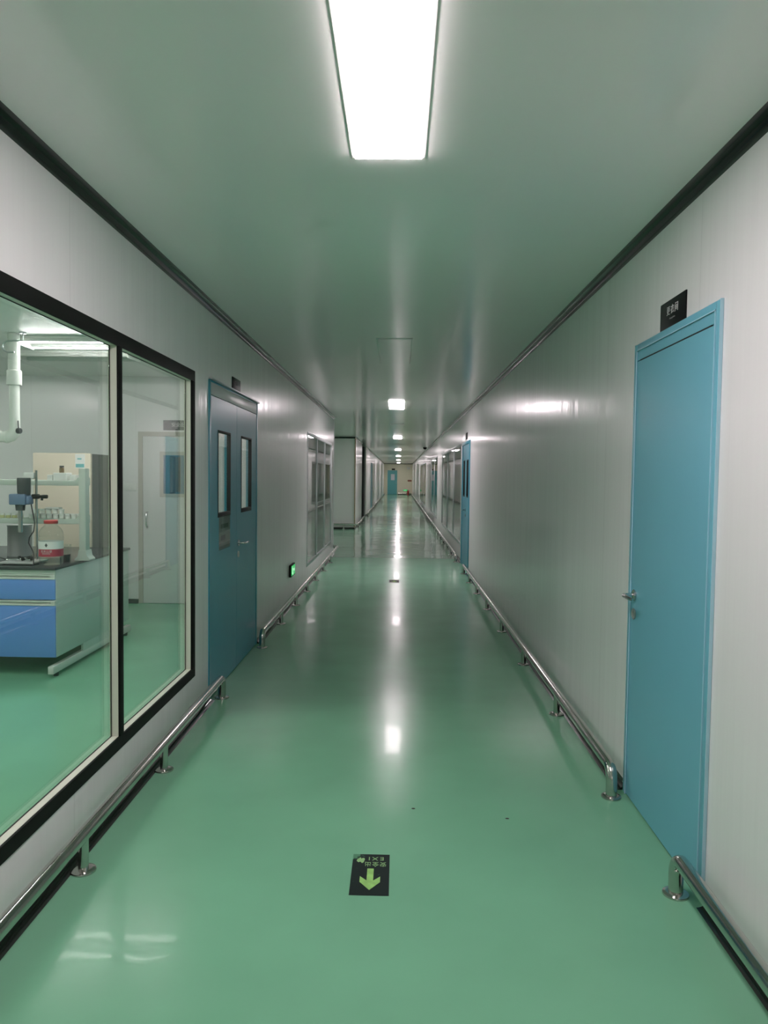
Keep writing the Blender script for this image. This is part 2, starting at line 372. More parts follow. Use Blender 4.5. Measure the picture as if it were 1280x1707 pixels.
cove((XR, Y0, ZC), (XR, Y1, ZC), NX_, -1, 'dark cove trim between right wall and ceiling')
cove((XL, 20.5, ZC), (XL, 24.4, ZC), PX, -1, 'dark cove trim over the short left wall past the side corridor')
cove((XL, 27.2, ZC), (XL, Y1, ZC), PX, -1, 'dark cove trim along the top of the distant left wall')
cove((LX, 20.5, ZC), (XL, 20.5, ZC), (0, -1, 0), -1, 'dark cove trim over the grey side corridor wall')
cove((XL, Y1, ZC), (XR, Y1, ZC), (0, -1, 0), -1, 'dark cove trim over the beige end wall')
for i, (a, b_, l) in enumerate(((Y0, 4.73, 'black cove baseboard below the laboratory window'), (6.37, 13.85, 'black cove baseboard past the double door on the left'),
                 (20.5, 24.4, 'black cove baseboard of the short left wall'), (27.2, 32.1, 'black cove baseboard before the distant left door'), (34.0, Y1, 'black cove baseboard past the distant left door'))):
    cove((XL, a, 0), (XL, b_, 0), PX, 1, l, 'baseboard_left')
for a, b_, l in ((Y0, 2.50, 'black cove baseboard nearest the camera on the right'), (3.46, 11.37, 'black cove baseboard between the two blue doors on the right'), (12.72, Y1, 'black cove baseboard past the second blue door on the right')):
    cove((XR, a, 0), (XR, b_, 0), NX_, 1, l, 'baseboard_right')
cove((LX, 20.5, 0), (XL, 20.5, 0), (0, -1, 0), 1, 'black cove baseboard of the grey side corridor wall', 'baseboard_side')
cove((-.10, Y1, 0), (XR, Y1, 0), (0, -1, 0), 1, 'black cove baseboard on the beige end wall', 'baseboard_end')
cove((LX, 8.3, 0), (-2.92, 8.3, 0), (0, -1, 0), 1, 'baseboard at the back of the laboratory', 'baseboard_laboratory')
b = B(); box(b, (XL-.01, 20.485, CV), (XL+.022, 20.50, ZC-CV)); box(b, (XL, 20.49, CV), (XL+.012, 20.6, ZC-CV))
NT[0] += 1; tag(obj('trim_%d' % NT[0], b, 'corner'), 'gold-tinted steel corner guard on the corner past the side corridor', 'corner guard', kind='structure')
b = B(); box(b, (XL-TH-.01, 13.845, CV), (XL+.006, 13.865, ZC-CV))
NT[0] += 1; tag(obj('trim_%d' % NT[0], b, 'alu'), 'pale metal edge strip at the end of the near left wall', 'edge strip', kind='structure')

# ------------------------------------------------------------------ windows
def frame_ring(bm, y0, y1, z0, z1, wy, wz0, wz1, xa, xb, bev=.002):
    box(bm, (xa, y0, z0), (xb, y1, z0+wz0), bev); box(bm, (xa, y0, z1-wz1), (xb, y1, z1), bev)
    box(bm, (xa, y0, z0+wz0), (xb, y0+wy, z1-wz1), bev); box(bm, (xa, y1-wy, z0+wz0), (xb, y1, z1-wz1), bev)
def lab_window():
    t = empty('window_1', 'large black framed laboratory window with cream reveals in the left wall', 'window', (XL, 2.67, .25), kind='structure')
    y0, y1, z0, z1 = W1; o = Vector((XL, 2.67, .25))
    def L(p): return tuple(Vector(p)-o)
    def part(name, m, fn):
        b = B(); fn(b); bmesh.ops.translate(b, vec=-o, verts=list(b.verts)); return obj(name, b, m, t)
    def fr(b):
        frame_ring(b, y0-.006, y1+.006, z0-.004, z1+.004, .066, .056, .062, XL-.004, XL+.006)
        for ym in (2.100, 3.228): box(b, (XL-.004, ym-.021, z0+.05), (XL+.006, ym+.021, z1-.055), .002)
    part('frame', 'black', fr)
    panes = [(.99, 2.08), (2.12, 3.207), (3.249, 4.345)]
    def rv(b):
        for a, c in panes:
            frame_ring(b, a-.018, c+.018, z0+.034, z1-.038, .018, .018, .018, XL-.036, XL-.004, .0)
    part('reveal', 'cream', rv)
    def inner(b):
        for a, c in panes:
            frame_ring(b, a-.02, c+.02, z0+.03, z1-.03, .015, .015, .015, XL-.043, XL-.0405, 0)
    part('inner_frame', 'cream', inner)
    for a, c in panes:
        part('pane', 'glass', lambda b: box(b, (XL-.040, a-.004, z0+.048), (XL-.035, c+.004, z1-.052)))
    def gk(b):
        for a, c in panes:
            frame_ring(b, a, c, z0+.052, z1-.056, .003, .003, .003, XL-.0348, XL-.032, 0)
    part('gasket', 'rubber', gk)
lab_window()
def plain_window(name, side, y0, y1, z0, z1, mull, label):
    x = XL if side < 0 else XR; s = 1 if side < 0 else -1     # s: direction into corridor
    o = Vector((x, (y0+y1)/2, z0)); t = empty(name, label, 'window', o, kind='structure')
    def part(nm, m, fn):
        b = B(); fn(b); bmesh.ops.translate(b, vec=-o, verts=list(b.verts)); return obj(nm, b, m, t)
    xa, xb = sorted((x-s*.02, x+s*.005))
    def fr(b):
        frame_ring(b, y0-.004, y1+.004, z0-.004, z1+.004, .04, .04, .04, xa, xb)
        for ym in mull: box(b, (xa, ym-.018, z0+.03), (xb, ym+.018, z1-.03), .002)
    part('frame', 'alu', fr)
    edges = [y0+.036]+[q for ym in mull for q in (ym-.018, ym+.018)]+[y1-.036]
    for i in range(0, len(edges), 2):
        p = sorted((x-s*.012, x-s*.006)); part('pane', 'glass', lambda b: box(b, (p[0], edges[i], z0+.034), (p[1], edges[i+1], z1-.034)))
plain_window('window_2', -1, *W2, (11.05, 12.22), 'second left window past the double door, full of reflections')
plain_window('window_3', 1, *RW[0], (14.8, 16.7), 'right-hand window just past the second blue door')
plain_window('window_4', 1, *RW[1], (22.95,), 'second window along the right wall, beyond the pale pier')
plain_window('window_5', 1, *RW[2], (32.7, 35.3), 'farthest window along the right wall')

# ------------------------------------------------------------------ doors
def part_maker(t, o):
    o = Vector(o)
    def part(nm, m, fn, parent=None):
        b = B(); fn(b)
        bmesh.ops.translate(b, vec=-o, verts=list(b.verts)); return obj(nm, b, m, parent or t)
    return part
def lever(part, x, s, y, z, ydir, parent):
    """lever handle on a wall plane x, facing s, pointing along ydir; escutcheon below"""
    def fn(b):
        cyl(b, (x, y, z), (x+s*.009, y, z), .026, 24, bev=.003)
        tube(b, [(x+s*.008, y, z), (x+s*.040, y, z), (x+s*.050, y+ydir*.006, z), (x+s*.055, y+ydir*.022, z), (x+s*.055, y+ydir*.07, z), (x+s*.053, y+ydir*.115, z), (x+s*.050, y+ydir*.128, z)],
             [.009, .009, .0095, .0095, .009, .008, .005], 14)
    h = part('handle', 'chrome', fn, parent)
    def fe(b):
        cyl(b, (x, y+.003, z-.086), (x+s*.007, y+.003, z-.086), .025, 24, bev=.002)
        box(b, (min(x+s*.006, x+s*.011), y-.003, z-.102), (max(x+s*.006, x+s*.011), y+.008, z-.072), .003)
    part('lock', 'mid_steel', fe, parent)
    return h
def single_door():
    y0, y1, _, z1 = D1; o = (XR, (y0+y1)/2, 0)
    t = empty('door_1', 'closed bright blue single door with chrome lever at right foreground', 'door', o, kind='structure'); P = part_maker(t, o)
    def fr(b):
        w = .022
        for (a, c) in ((y0-.01, y0+w), (y1-w, y1+.01)): box(b, (XR-.014, a, 0.002), (XR+.045, c, z1+.008), .003)
        box(b, (XR-.014, y0+w, z1-w), (XR+.045, y1-w, z1+.008), .003)
    P('frame', 'teal', fr)
    def edge(b):
        for yy in (y0+.0215, y1-.0245): box(b, (XR-.0165, yy, .004), (XR-.012, yy+.003, z1-.020), 0)
        box(b, (XR-.0165, y0+.0215, z1-.0235), (XR-.012, y1-.0215, z1-.0205), 0)
        for yy in (y0-.0125, y1+.0095): box(b, (XR-.013, yy, .004), (XR-.001, yy+.003, z1+.01), 0)
    P('edge_strip', 'teal_edge', edge)
    lf = P('leaf', 'teal', lambda b: (box(b, (XR-.010, y0+.022, .008), (XR+.035, y1-.022, 1.990)), box(b, (XR-.010, y0+.022, 1.996), (XR+.035, y1-.022, z1-.022)), box(b, (XR+.0, y0+.022, 1.985), (XR+.03, y1-.022, 2.0))))
    P('groove', 'rubber', lambda b: box(b, (XR-.0108, y0+.062, 1.9905), (XR-.004, y1-.062, 1.9955)), lf)
    lever(P, XR-.010, -1, 3.355, .94, -1, lf)
single_door()
def double_door():
    y0, y1, _, z1 = D2; o = (XL, (y0+y1)/2, 0); ym = 5.556
    t = empty('door_2', 'closed blue-grey double door with two narrow glass panels on the left', 'door', o, kind='structure'); P = part_maker(t, o)
    def fr(b):
        w = .035
        for (a, c) in ((y0-.008, y0+w), (y1-w, y1+.008)): box(b, (XL-.045, a, .002), (XL+.007, c, z1+.008), .003)
        box(b, (XL-.045, y0+w, z1-.004), (XL+.0055, y1-w, z1+.008), .001)
    P('frame', 'teal_dark', fr)
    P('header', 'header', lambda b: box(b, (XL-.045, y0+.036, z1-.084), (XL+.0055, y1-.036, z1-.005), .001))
    P('drip_strip', 'alu', lambda b: box(b, (XL+.0, y0+.0, z1+.009), (XL+.026, y1+.004, z1+.019), .002))
    for a, c, va, vb in ((y0+.036, ym-.002, 4.972, 5.342), (ym+.002, y1-.036, 5.705, 6.10)):
        zb0, zb1 = 1.172, 1.757
        def leaf(b):
            xa, xb = XL-.040, XL+.004
            box(b, (xa, a, .008), (xb, c, zb0)); box(b, (xa, a, zb1), (xb, c, z1-.089))
            box(b, (xa, a, zb0), (xb, va, zb1)); box(b, (xa, vb, zb0), (xb, c, zb1))
        lf = P('leaf', 'teal_dark', leaf)
        def gk(b): frame_ring(b, va-.002, vb+.002, zb0-.002, zb1+.002, .014, .03, .014, XL-.02, XL+.0065, .001)
        P('glazing_bead', 'rubber', gk, lf)
        P('glass', 'glass', lambda b: box(b, (XL-.012, va+.002, zb0+.02), (XL-.006, vb-.002, zb1-.004)), lf)
        if a > ym: lever(P, XL+.004, 1, ym+.045, .945, 1, lf)
        else:
            P('seam_strip', 'rubber', lambda b: box(b, (XL-.03, ym-.002, .01), (XL+.002, ym+.002, z1-.09)), lf)
double_door()
def right_far_door():
    y0, y1, _, z1 = D3; o = (XR, (y0+y1)/2, 0); ym = (y0+y1)/2
    t = empty('door_3', 'second blue door on the right wall, with two narrow panes, seen edge-on', 'door', o, kind='structure'); P = part_maker(t, o)
    def fr(b):
        for (a, c) in ((y0-.008, y0+.035), (y1-.035, y1+.008)): box(b, (XR-.014, a, .002), (XR+.045, c, z1+.008), .003)
        box(b, (XR-.014, y0+.035, z1-.04), (XR+.045, y1-.035, z1+.008), .003)
    P('frame', 'teal_dark', fr)
    for a, c, va, vb in ((y0+.036, ym-.002, y0+.2, ym-.16), (ym+.002, y1-.036, ym+.16, y1-.2)):
        def leaf(b):
            xa, xb = XR-.004, XR+.04
            box(b, (xa, a, .008), (xb, c, 1.15)); box(b, (xa, a, 1.74), (xb, c, z1-.042)); box(b, (xa, a, 1.15), (xb, va, 1.74)); box(b, (xa, vb, 1.15), (xb, c, 1.74))
        lf = P('leaf', 'teal_dark', leaf)
        P('glazing_bead', 'rubber', lambda b: frame_ring(b, va-.002, vb+.002, 1.148, 1.742, .014, .02, .014, XR-.0065, XR+.02, .001), lf)
        P('glass', 'glass', lambda b: box(b, (XR+.006, va, 1.16), (XR+.012, vb, 1.735)), lf)
        if a < ym: lever(P, XR-.004, -1, ym-.05, .94, -1, lf)
right_far_door()
def simple_door(name, o, m, x0, x1, z1, win, label, hand, yface):
    """door on a wall facing -y"""
    t = empty(name, label, 'door', o, kind='structure'); P = part_maker(t, o)
    P('frame', m[0], lambda b: (box(b, (x0, yface-.02, 0.002), (x0+.05, yface, z1)), box(b, (x1-.05, yface-.02, .002), (x1, yface, z1)), box(b, (x0+.05, yface-.02, z1-.05), (x1-.05, yface, z1))))
    lf = P('leaf', m[1], lambda b: box(b, (x0+.052, yface-.014, .006), (x1-.052, yface, z1-.052)))
    wx0, wx1, wz0, wz1 = win
    P('window_frame', m[2], lambda b: (box(b, (wx0-.04, yface-.022, wz0-.04), (wx1+.04, yface-.014, wz0)), box(b, (wx0-.04, yface-.022, wz1), (wx1+.04, yface-.014, wz1+.04)),
                                       box(b, (wx0-.04, yface-.022, wz0), (wx0, yface-.014, wz1)), box(b, (wx1, yface-.022, wz0), (wx1+.04, yface-.014, wz1))), lf)
    P('pane', m[3], lambda b: box(b, (wx0, yface-.017, wz0), (wx1, yface-.0142, wz1)), lf)
    return P, lf
P, lf = simple_door('door_4', (-2.41, 8.3, 0), ('lab_jamb', 'lab_door', 'lab_jamb', 'reflection_pane'), -2.92, -1.90, 1.93, (-2.635, -2.20, 1.24, 1.67), 'pale door with pane coloured by a blue reflection and bow handle on the laboratory back wall', None, 8.3)
P('handle', 'chrome', lambda b: tube(b, [(-2.815, 8.286, 1.03), (-2.815, 8.25, 1.03), (-2.815, 8.238, 1.015), (-2.815, 8.234, .95), (-2.815, 8.238, .885), (-2.815, 8.25, .87), (-2.815, 8.286, .87)], .010, 12), lf)
P('dark_strip', 'grey_sign', lambda b: box(b, (-2.50, 8.281, 1.26), (-2.44, 8.2829, 1.65)), lf)
P, lf = simple_door('door_5', (-.54, Y1, 0), ('teal_far', 'teal_far', 'teal_far', 'pale_pane'), -.935, -.15, 1.98, (-.66, -.36, 1.18, 1.67), 'teal door with a white pane at the far end of the corridor', None, Y1)
P('handle', 'chrome', lambda b: tube(b, [(-.24, Y1-.014, .95), (-.24, Y1-.06, .95), (-.36, Y1-.06, .95)], .012, 10), lf)
def left_far_door():
    y0, y1, _, z1 = LD; o = (XL, (y0+y1)/2, 0); ym = (y0+y1)/2
    t = empty('door_6', 'distant teal door in the left wall before the end of the corridor', 'door', o, kind='structure'); P = part_maker(t, o)
    P('frame', 'teal', lambda b: (box(b, (XL-.045, y0, .002), (XL+.012, y0+.05, z1)), box(b, (XL-.045, y1-.05, .002), (XL+.012, y1, z1)), box(b, (XL-.045, y0+.05, z1-.05), (XL+.012, y1-.05, z1))))
    for a, c in ((y0+.052, ym-.002), (ym+.002, y1-.052)):
        lf = P('leaf', 'teal', lambda b: box(b, (XL-.04, a, .006), (XL+.003, c, z1-.052)))
        if a < ym: lever(P, XL+.003, 1, ym-.06, .95, -1, lf)
left_far_door()

# ------------------------------------------------------------------ guard rails
RZ, RR = .137, .0255
def rail(label, pts, posts, start_elbow, end_elbow):
    """stainless pipe along pts (list of (x, y)), posts at (x, y) positions; elbows drop to the floor at the ends"""
    r = .055
    path = []
    P_ = [Vector((p[0], p[1], RZ)) for p in pts]
    if start_elbow:
        d = (P_[1]-P_[0]).normalized(); path += [P_[0]+Vector((0, 0, -RZ+.012)), P_[0]+Vector((0, 0, -r))]
        for i in range(1, 7):
            t = PI/2*i/6; path.append(P_[0] + d*(r-r*math.cos(t)) + Vector((0, 0, -r+r*math.sin(t))))
    else: path.append(P_[0])
    for a, b_, c in zip(P_, P_[1:], P_[2:]):
        d1, d2 = (b_-a).normalized(), (c-b_).normalized(); cc = b_ - d1*r + d2*r
        for i in range(7):
            t = PI/2*i/6; path.append(b_ - d1*r + d2*r + (-d2)*r*math.cos(t) + d1*r*math.sin(t))
    if end_elbow:
        d = (P_[-1]-P_[-2]).normalized(); e = P_[-1]
        for i in range(0, 7):
            t = PI/2*i/6; path.append(e - d*r + d*r*math.sin(t) + Vector((0, 0, -r+r*math.cos(t))))
        path += [e+Vector((0, 0, -RZ+.012))]
    else: path.append(P_[-1])
    o = Vector((P_[0].x, P_[0].y, 0))
    t = empty('guard_rail', label, 'guard rail', o, group='low stainless guard rails along the walls')
    b = B(); tube(b, [p-o for p in path], RR, 20); obj('rail', b, 'steel', t)
    def flange(bm, c): lathe(bm, [(.0, .012), (.022, .0125), (.030, .012), (.038, .0105), (.0445, .0075), (.0455, .004), (.0455, 0.0005), (0, .0005)], c, 28)
    first = None
    for (x, y, el) in posts:
        q = Vector((x, y, 0))-o
        if el:                      # the elbow itself comes down: only a floor flange
            b = B(); flange(b, q); obj('flange', b, 'steel', t); continue
        if first is None:
            b = B(); cyl(b, (0, 0, .002), (0, 0, RZ-.008), .019, 20); first = obj('post', b, 'steel', t, q)
            b = B(); flange(b, (0, 0, 0)); obj('flange', b, 'steel', first)
        else:
            c = copy_tree(first); c.parent = t; c.location = q
XA, XB = -1.140, .994
rail('near left guard rail under the laboratory window', [(XA, -6), (XA, 4.785)], [(XA, y, False) for y in (-5.4, -4.2, -3, -1.8, -.6, .5, 1.6, 2.644, 3.583)]+[(XA, 4.785, True)], False, True)
rail('left guard rail from the double door to the side corridor corner', [(XA, 6.215), (XA, 13.93), (-3.4, 13.93)], [(XA, 6.215, True)]+[(XA, y, False) for y in (7.24, 8.29, 9.31, 10.30, 11.35, 12.45)]+[(-1.9, 13.93, False), (-3.0, 13.93, False)], True, False)
rail('guard rail along the grey side corridor wall and round its corner', [(-4.5, 20.42), (XA, 20.42), (XA, 24.35)], [(x, 20.42, False) for x in (-3.9, -2.7, -1.51)]+[(XA, y, False) for y in (21.2, 22.4, 23.6)]+[(XA, 24.35, True)], False, True)
rail('distant left guard rail between the dark opening and the teal door', [(XA, 27.3), (XA, 32.05)], [(XA, 27.3, True)]+[(XA, 28.5+1.2*i, False) for i in range(3)]+[(XA, 32.05, True)], True, True)
rail('farthest left guard rail running up to the beige end wall', [(XA, 34.05), (XA, 60.3)], [(XA, 34.05, True)]+[(XA, 35.25+1.2*i, False) for i in range(21)], True, False)
rail('nearest right guard rail whose end bends down beside the blue door', [(XB, -6), (XB, 2.578)], [(XB, y, False) for y in (-5.2, -4, -2.8, -1.6, -.4, .6, 1.55)]+[(XB, 2.578, True)], False, True)
rail('right guard rail between the two blue doors', [(XB, 3.375), (XB, 11.25)], [(XB, 3.375, True)]+[(XB, y, False) for y in (4.568, 5.795, 7.03, 8.22, 9.33, 10.30)]+[(XB, 11.25, True)], True, True)
rail('longest right guard rail from the second blue door to the end wall', [(XB, 12.82), (XB, 60.42), (-.05, 60.42)], [(XB, 12.82, True)]+[(XB, 14.0+1.2*i, False) for i in range(38)]+[(.25, 60.42, False)], True, False)

# ------------------------------------------------------------------ ceiling lights
def ceiling_light(x0, x1, y0, y1, on, label, grp):
    o = ((x0+x1)/2, (y0+y1)/2, ZC); t = empty('ceiling_light', label, 'ceiling light', o, group=grp)
    hx, hy = (x1-x0)/2, (y1-y0)/2
    b = B()
    for lo, hi in (((-hx-.012, -hy-.012, -.004), (-hx, hy+.012, 0)), ((hx, -hy-.012, -.004), (hx+.012, hy+.012, 0)), ((-hx, -hy-.012, -.004), (hx, -hy, 0)), ((-hx, hy, -.004), (hx, hy+.012, 0))): box(b, lo, hi, .001)
    obj('frame', b, 'white' if on else 'lamp_off', t)
    b = B(); box(b, (-hx, -hy, -.011 if on else -.006), (hx, hy, -.001), .002 if on else 0); obj('diffuser', b, 'lamp' if on else 'lamp_off', t)
ordn = ['nearest the camera', 'second along the corridor', 'third along the corridor', 'fourth along the corridor', 'fifth along the corridor', 'sixth along the corridor', 'closest to the end wall']
LX0, LX1 = -.162, .063
for i, y in enumerate((1.33, 10.66, 19.85, 29.05, 38.2, 47.4, 56.5)):
    ceiling_light(LX0, LX1, y+.012, y+1.232, True, 'glowing white ceiling panel light, the lit one '+ordn[i], 'lit ceiling panels')
for i, y in enumerate((5.88, 15.18, 24.4, 33.6)):
    ceiling_light(LX0-.018, LX1+.018, y, y+1.26, False, 'switched-off ceiling panel light, the unlit one '+ordn[i], 'unlit ceiling panels')
ceiling_light(LX0, LX1, -7.6, -6.36, True, 'glowing ceiling panel light behind the camera', 'lit ceiling panels')
ceiling_light(-4.6, -3.4, 17.0, 17.25, True, 'unseen ceiling panel light added to light the side corridor wall', 'lit ceiling panels')  # unseen panel, added to light the grey side corridor wall
b = B(); lathe(b, [(0, -.075), (.03, -.07), (.055, -.052), (.066, -.028), (.068, -.012), (.075, -.01), (.075, 0), (0, 0)], (0, 0, 0), 24)
tag(obj('security_camera', b, 'black', None, (.93, 27.2, ZC)), 'black dome security camera on the ceiling near the right wall', 'camera')

# ------------------------------------------------------------------ signs and notices
def wall_sign(label, x, s, y0, y1, z0, z1, lines, mm='sign', name='door_sign'):
    o = (x, (y0+y1)/2, (z0+z1)/2); t = empty(name, label, 'sign', o)
    b = B(); box(b, (min(0, s*.006), -(y1-y0)/2, -(z1-z0)/2), (max(0, s*.006), (y1-y0)/2, (z1-z0)/2), .001); obj('plate', b, mm, t)
    for (txt, size, dz, m, sp) in lines: text('lettering', txt, size, m, t, (s*.0065, 0, dz), (0, s, 0), (0, 0, 1), spacing=sp)
wall_sign('black door sign with white Chinese characters above the bright blue door', XR, -1, 2.868, 3.14, 2.072, 2.180, [('更衣间', .038, .010, 'ink_white', 1.28), ('Changing Room', .009, -.021, 'ink_grey', 1)])
wall_sign('black door sign above the blue-grey double door', XL, 1, 5.405, 5.668, 2.080, 2.172, [('实验室', .034, .008, 'ink_grey', 1.15)])
wall_sign('black door sign above the second blue door on the right', XR, -1, 11.9, 12.17, 2.07, 2.18, [])
def sign_y(label, x0, x1, z0, z1, yf, lines, mm):
    o = ((x0+x1)/2, yf, (z0+z1)/2); t = empty('door_sign', label, 'sign', o)
    b = B(); box(b, (-(x1-x0)/2, -.008, -(z1-z0)/2), ((x1-x0)/2, 0, (z1-z0)/2), .001); obj('plate', b, mm, t)
    for (txt, size, dx, dz, m) in lines: text('lettering', txt, size, m, t, (dx, -.0085, dz), (1, 0, 0), (0, 0, 1))
sign_y('grey sign with pale characters above the laboratory door', -2.64, -2.20, 1.95, 2.06, 8.3, [('安全出入口', .052, 0, .003, 'ink_white')], 'grey_sign')
sign_y('small black sign above the teal door at the corridor end', -.60, -.34, 2.0, 2.12, Y1, [], 'sign')
sign_y('red-brown board on the end wall beside the right corner', .70, 1.02, 1.08, 1.22, Y1, [], 'brown')
# paper notice on the double door
t = empty('paper_notice', 'grey notice in clear sleeve under the left pane of the double door', 'notice', (XL+.004, 5.165, 1.06))
b = B(); box(b, (0, -.16, -.112), (.001, .16, .112)); obj('sheet', b, 'paper', t)
b = B()
for z, y0, y1, h in ((.045, -.11, .11, .030), (-.035, -.11, .02, .034)): box(b, (.0012, y0, z-h/2), (.0016, y1, z+h/2))
obj('print', b, 'ink', t)
b = B(); box(b, (.0018, -.165, -.118), (.0028, .165, .118)); obj('sleeve', b, 'clear', t)
# low exit lights
def exit_light(label, o, right, n, w_, h_):
    right, n = Vector(right), Vector(n); t = empty('exit_sign', label, 'exit sign', o)
    mt = Matrix(((right.x, n.x, 0, 0), (right.y, n.y, 0, 0), (0, 0, 1, 0), (0, 0, 0, 1)))
    def mk(nm, m, fn):
        b = B(); fn(b); bmesh.ops.transform(b, matrix=mt, verts=list(b.verts)); return obj(nm, b, m, t)
    mk('housing', 'black', lambda b: box(b, (-w_/2, 0, -h_/2), (w_/2, .026, h_/2), .003))
    mk('lit_face', 'exit_green', lambda b: box(b, (-w_/2+.012, .0255, -h_/2+.012), (w_/2-.012, .0275, h_/2-.012)))
    def man(b):
        cyl(b, (-.055, .0275, .042), (-.055, .0285, .042), .011, 14)
        for p in ([(-.055, .028, .028), (-.062, .028, -.008)], [(-.062, .028, -.008), (-.042, .028, -.024), (-.047, .028, -.05)], [(-.062, .028, -.008), (-.078, .028, -.028), (-.096, .028, -.03)], [(-.055, .028, .026), (-.034, .028, .012), (-.022, .028, .02)], [(-.056, .028, .026), (-.076, .028, .018), (-.084, .028, .0)]):
            tube(b, p, .0055, 8)
        box(b, (.02, .0275, -.012), (.085, .0287, .012))
        v = [b.verts.new(q) for q in ((.08, .0283, .032), (.115, .0283, 0), (.08, .0283, -.032))]; b.faces.new(v)
    mk('symbol', 'exit_light', man)
exit_light('small lit green exit sign low on the left wall past the double door', (XL, 8.42, .385), (0, 1, 0), (1, 0, 0), .31, .135)
exit_light('small lit green exit sign on the beige end wall', (.52, Y1, .37), (-1, 0, 0), (0, -1, 0), .34, .14)

# floor markers
def floor_marker(label, x, y, rz, worn):
    t = empty('floor_marker', label, 'floor marker', (x, y, 0)); t.rotation_euler.z = rz
    b = B(); box(b, (-.070, -.141, .0003), (.070, .141, .0012)); obj('sheet', b, 'film' if worn else 'film', t)
    b = B()
    pts = [(-.012, .036), (.012, .036), (.012, -.046), (.037, -.018), (.037, -.056), (.0, -.108), (-.037, -.056), (-.037, -.018), (-.012, -.046)]
    f = b.faces.new([b.verts.new((p[0], p[1], .0016)) for p in pts]); bmesh.ops.triangulate(b, faces=[f])
    obj('arrow', b, 'lum', t, smooth=False)
    text('lettering', '安全出', .036, 'lum2', t, (.017, .070, .0014), (-1, 0, 0), (0, -1, 0), .0003, spacing=1.14, xs=.74)
    text('lettering', 'EXI', .034, 'lum2', t, (.019, .109, .0014), (-1, 0, 0), (0, -1, 0), .0003, spacing=1.35)
    b = B()
    rnd = random.Random(3)
    for _ in range(9):
        cx, cy, r = -.040+rnd.uniform(-.012, .01), .085+rnd.uniform(-.022, .022), rnd.uniform(.003, .0075)
        f = b.faces.new([b.verts.new((cx+r*rnd.uniform(.6, 1.2)*math.cos(2*PI*k/7), cy+1.6*r*rnd.uniform(.6, 1.2)*math.sin(2*PI*k/7), .0015+_*.00002)) for k in range(7)])
    obj('worn_print', b, 'lum2', t, smooth=False)
floor_marker('black floor marker with green arrow and upside-down exit lettering near the camera', -.087, 2.667, 0, True)
floor_marker('small dark floor marker farther along the corridor floor', -.05, 10.36, 0, True)

# ------------------------------------------------------------------ far end furniture
t = empty('fire_extinguisher', 'red fire extinguisher standing by the beige end wall', 'fire extinguisher', (.74, Y1-.24, 0))
b = B(); lathe(b, [(0, 0), (.062, 0), (.068, .01), (.068, .29), (.06, .33), (.03, .355), (.02, .365), (.02, .38), (0, .38)]); obj('body', b, 'red', t)
b = B(); box(b, (-.02, -.03, .38), (.02, .03, .405), .004); box(b, (-.012, -.10, .40), (.012, .0, .412), .003); obj('valve', b, 'black', t)
b = B(); tube(b, [(.02, 0, .39), (.07, 0, .37), (.085, 0, .28), (.082, 0, .14)], .009, 10); obj('hose', b, 'rubber', t)
t = empty('emergency_light', 'small twin-head emergency light high on the end wall', 'emergency light', (.76, Y1, 2.14))
b = B(); box(b, (-.12, -.05, -.05), (.12, 0, .03), .006); obj('body', b, 'white', t)
for s in (-1, 1):
    b = B(); cyl(b, (s*.075, -.03, .03), (s*.075, -.03, .05), .012, 12); cyl(b, (s*.075, .0, .085), (s*.075, -.07, .085), .04, 20, .045); obj('lamp_head', b, 'white', t)

# ------------------------------------------------------------------ laboratory: bench
BX1, BY0, BY1, BZ = -2.432, 5.20, 6.66, .79
BX0 = -5.4
t = empty('laboratory_bench', 'long island laboratory bench with black worktop and blue drawers behind the window', 'bench', (BX1, BY0, 0)); P = part_maker(t, (BX1, BY0, 0))
P('worktop', 'top', lambda b: box(b, (BX0, BY0-.012, BZ-.022), (BX1+.008, BY1+.01, BZ), .006))
P('carcass', 'bench_trim', lambda b: box(b, (BX0+.02, BY0+.035, .135), (BX1-.021, BY1-.035, BZ-.023)))
def endp(b):
    x0, x1 = BX1-.02, BX1
    box(b, (x0, BY0+.022, .14), (x1, BY1-.022, BZ-.023), .002)
    box(b, (x0+.002, BY0+.47, .080), (x1-.001, BY0+1.0, .141))
P('end_panel', 'bench_side', endp)
P('foot_bar', 'bench_trim', lambda b: box(b, (BX1-.042, BY0-.03, .028), (BX1-.001, BY1+.03, .083), .004))
for yy in (BY0+.05, BY1-.05): P('levelling_foot', 'rubber', lambda b: cyl(b, (BX1-.02, yy, .0005), (BX1-.02, yy, .03), .018, 14))
P('foot_bar', 'bench_trim', lambda b: box(b, (BX0+.1, BY0+.0, .028), (BX0+.14, BY1, .083), .004))
for yy in (BY0+.05, BY1-.05): P('levelling_foot', 'rubber', lambda b: cyl(b, (BX0+.12, yy, .0005), (BX0+.12, yy, .03), .018, 14))
P('top_rail', 'bench_trim', lambda b: box(b, (BX0+.02, BY0+.008, .738), (BX1-.002, BY0+.034, BZ-.023), .002))
yf = BY0+.012
xw = .62
for k in range(4):
    xb = BX1-.004-k*(xw+.004); xa = xb-xw
    for (z0, z1, nm) in ((.555, .700, 'drawer'), (.140, .512, 'door')):
        d = P(nm, 'blue', lambda b: box(b, (xa, yf, z0), (xb, yf+.02, z1), .0015))
        def hd(b):
            box(b, (xa, yf-.004, z1), (xb, yf+.02, z1+.013), .001); box(b, (xa, yf-.004, z1+.026), (xb, yf+.02, z1+.036), .001)
            box(b, (xa, yf-.004, z1+.013), (xa+.03, yf+.02, z1+.026)); box(b, (xb-.03, yf-.004, z1+.013), (xb, yf+.02, z1+.026)); box(b, (xa+.03, yf+.012, z1+.013), (xb-.03, yf+.02, z1+.026))
        P('handle', 'bench_trim', hd, d)

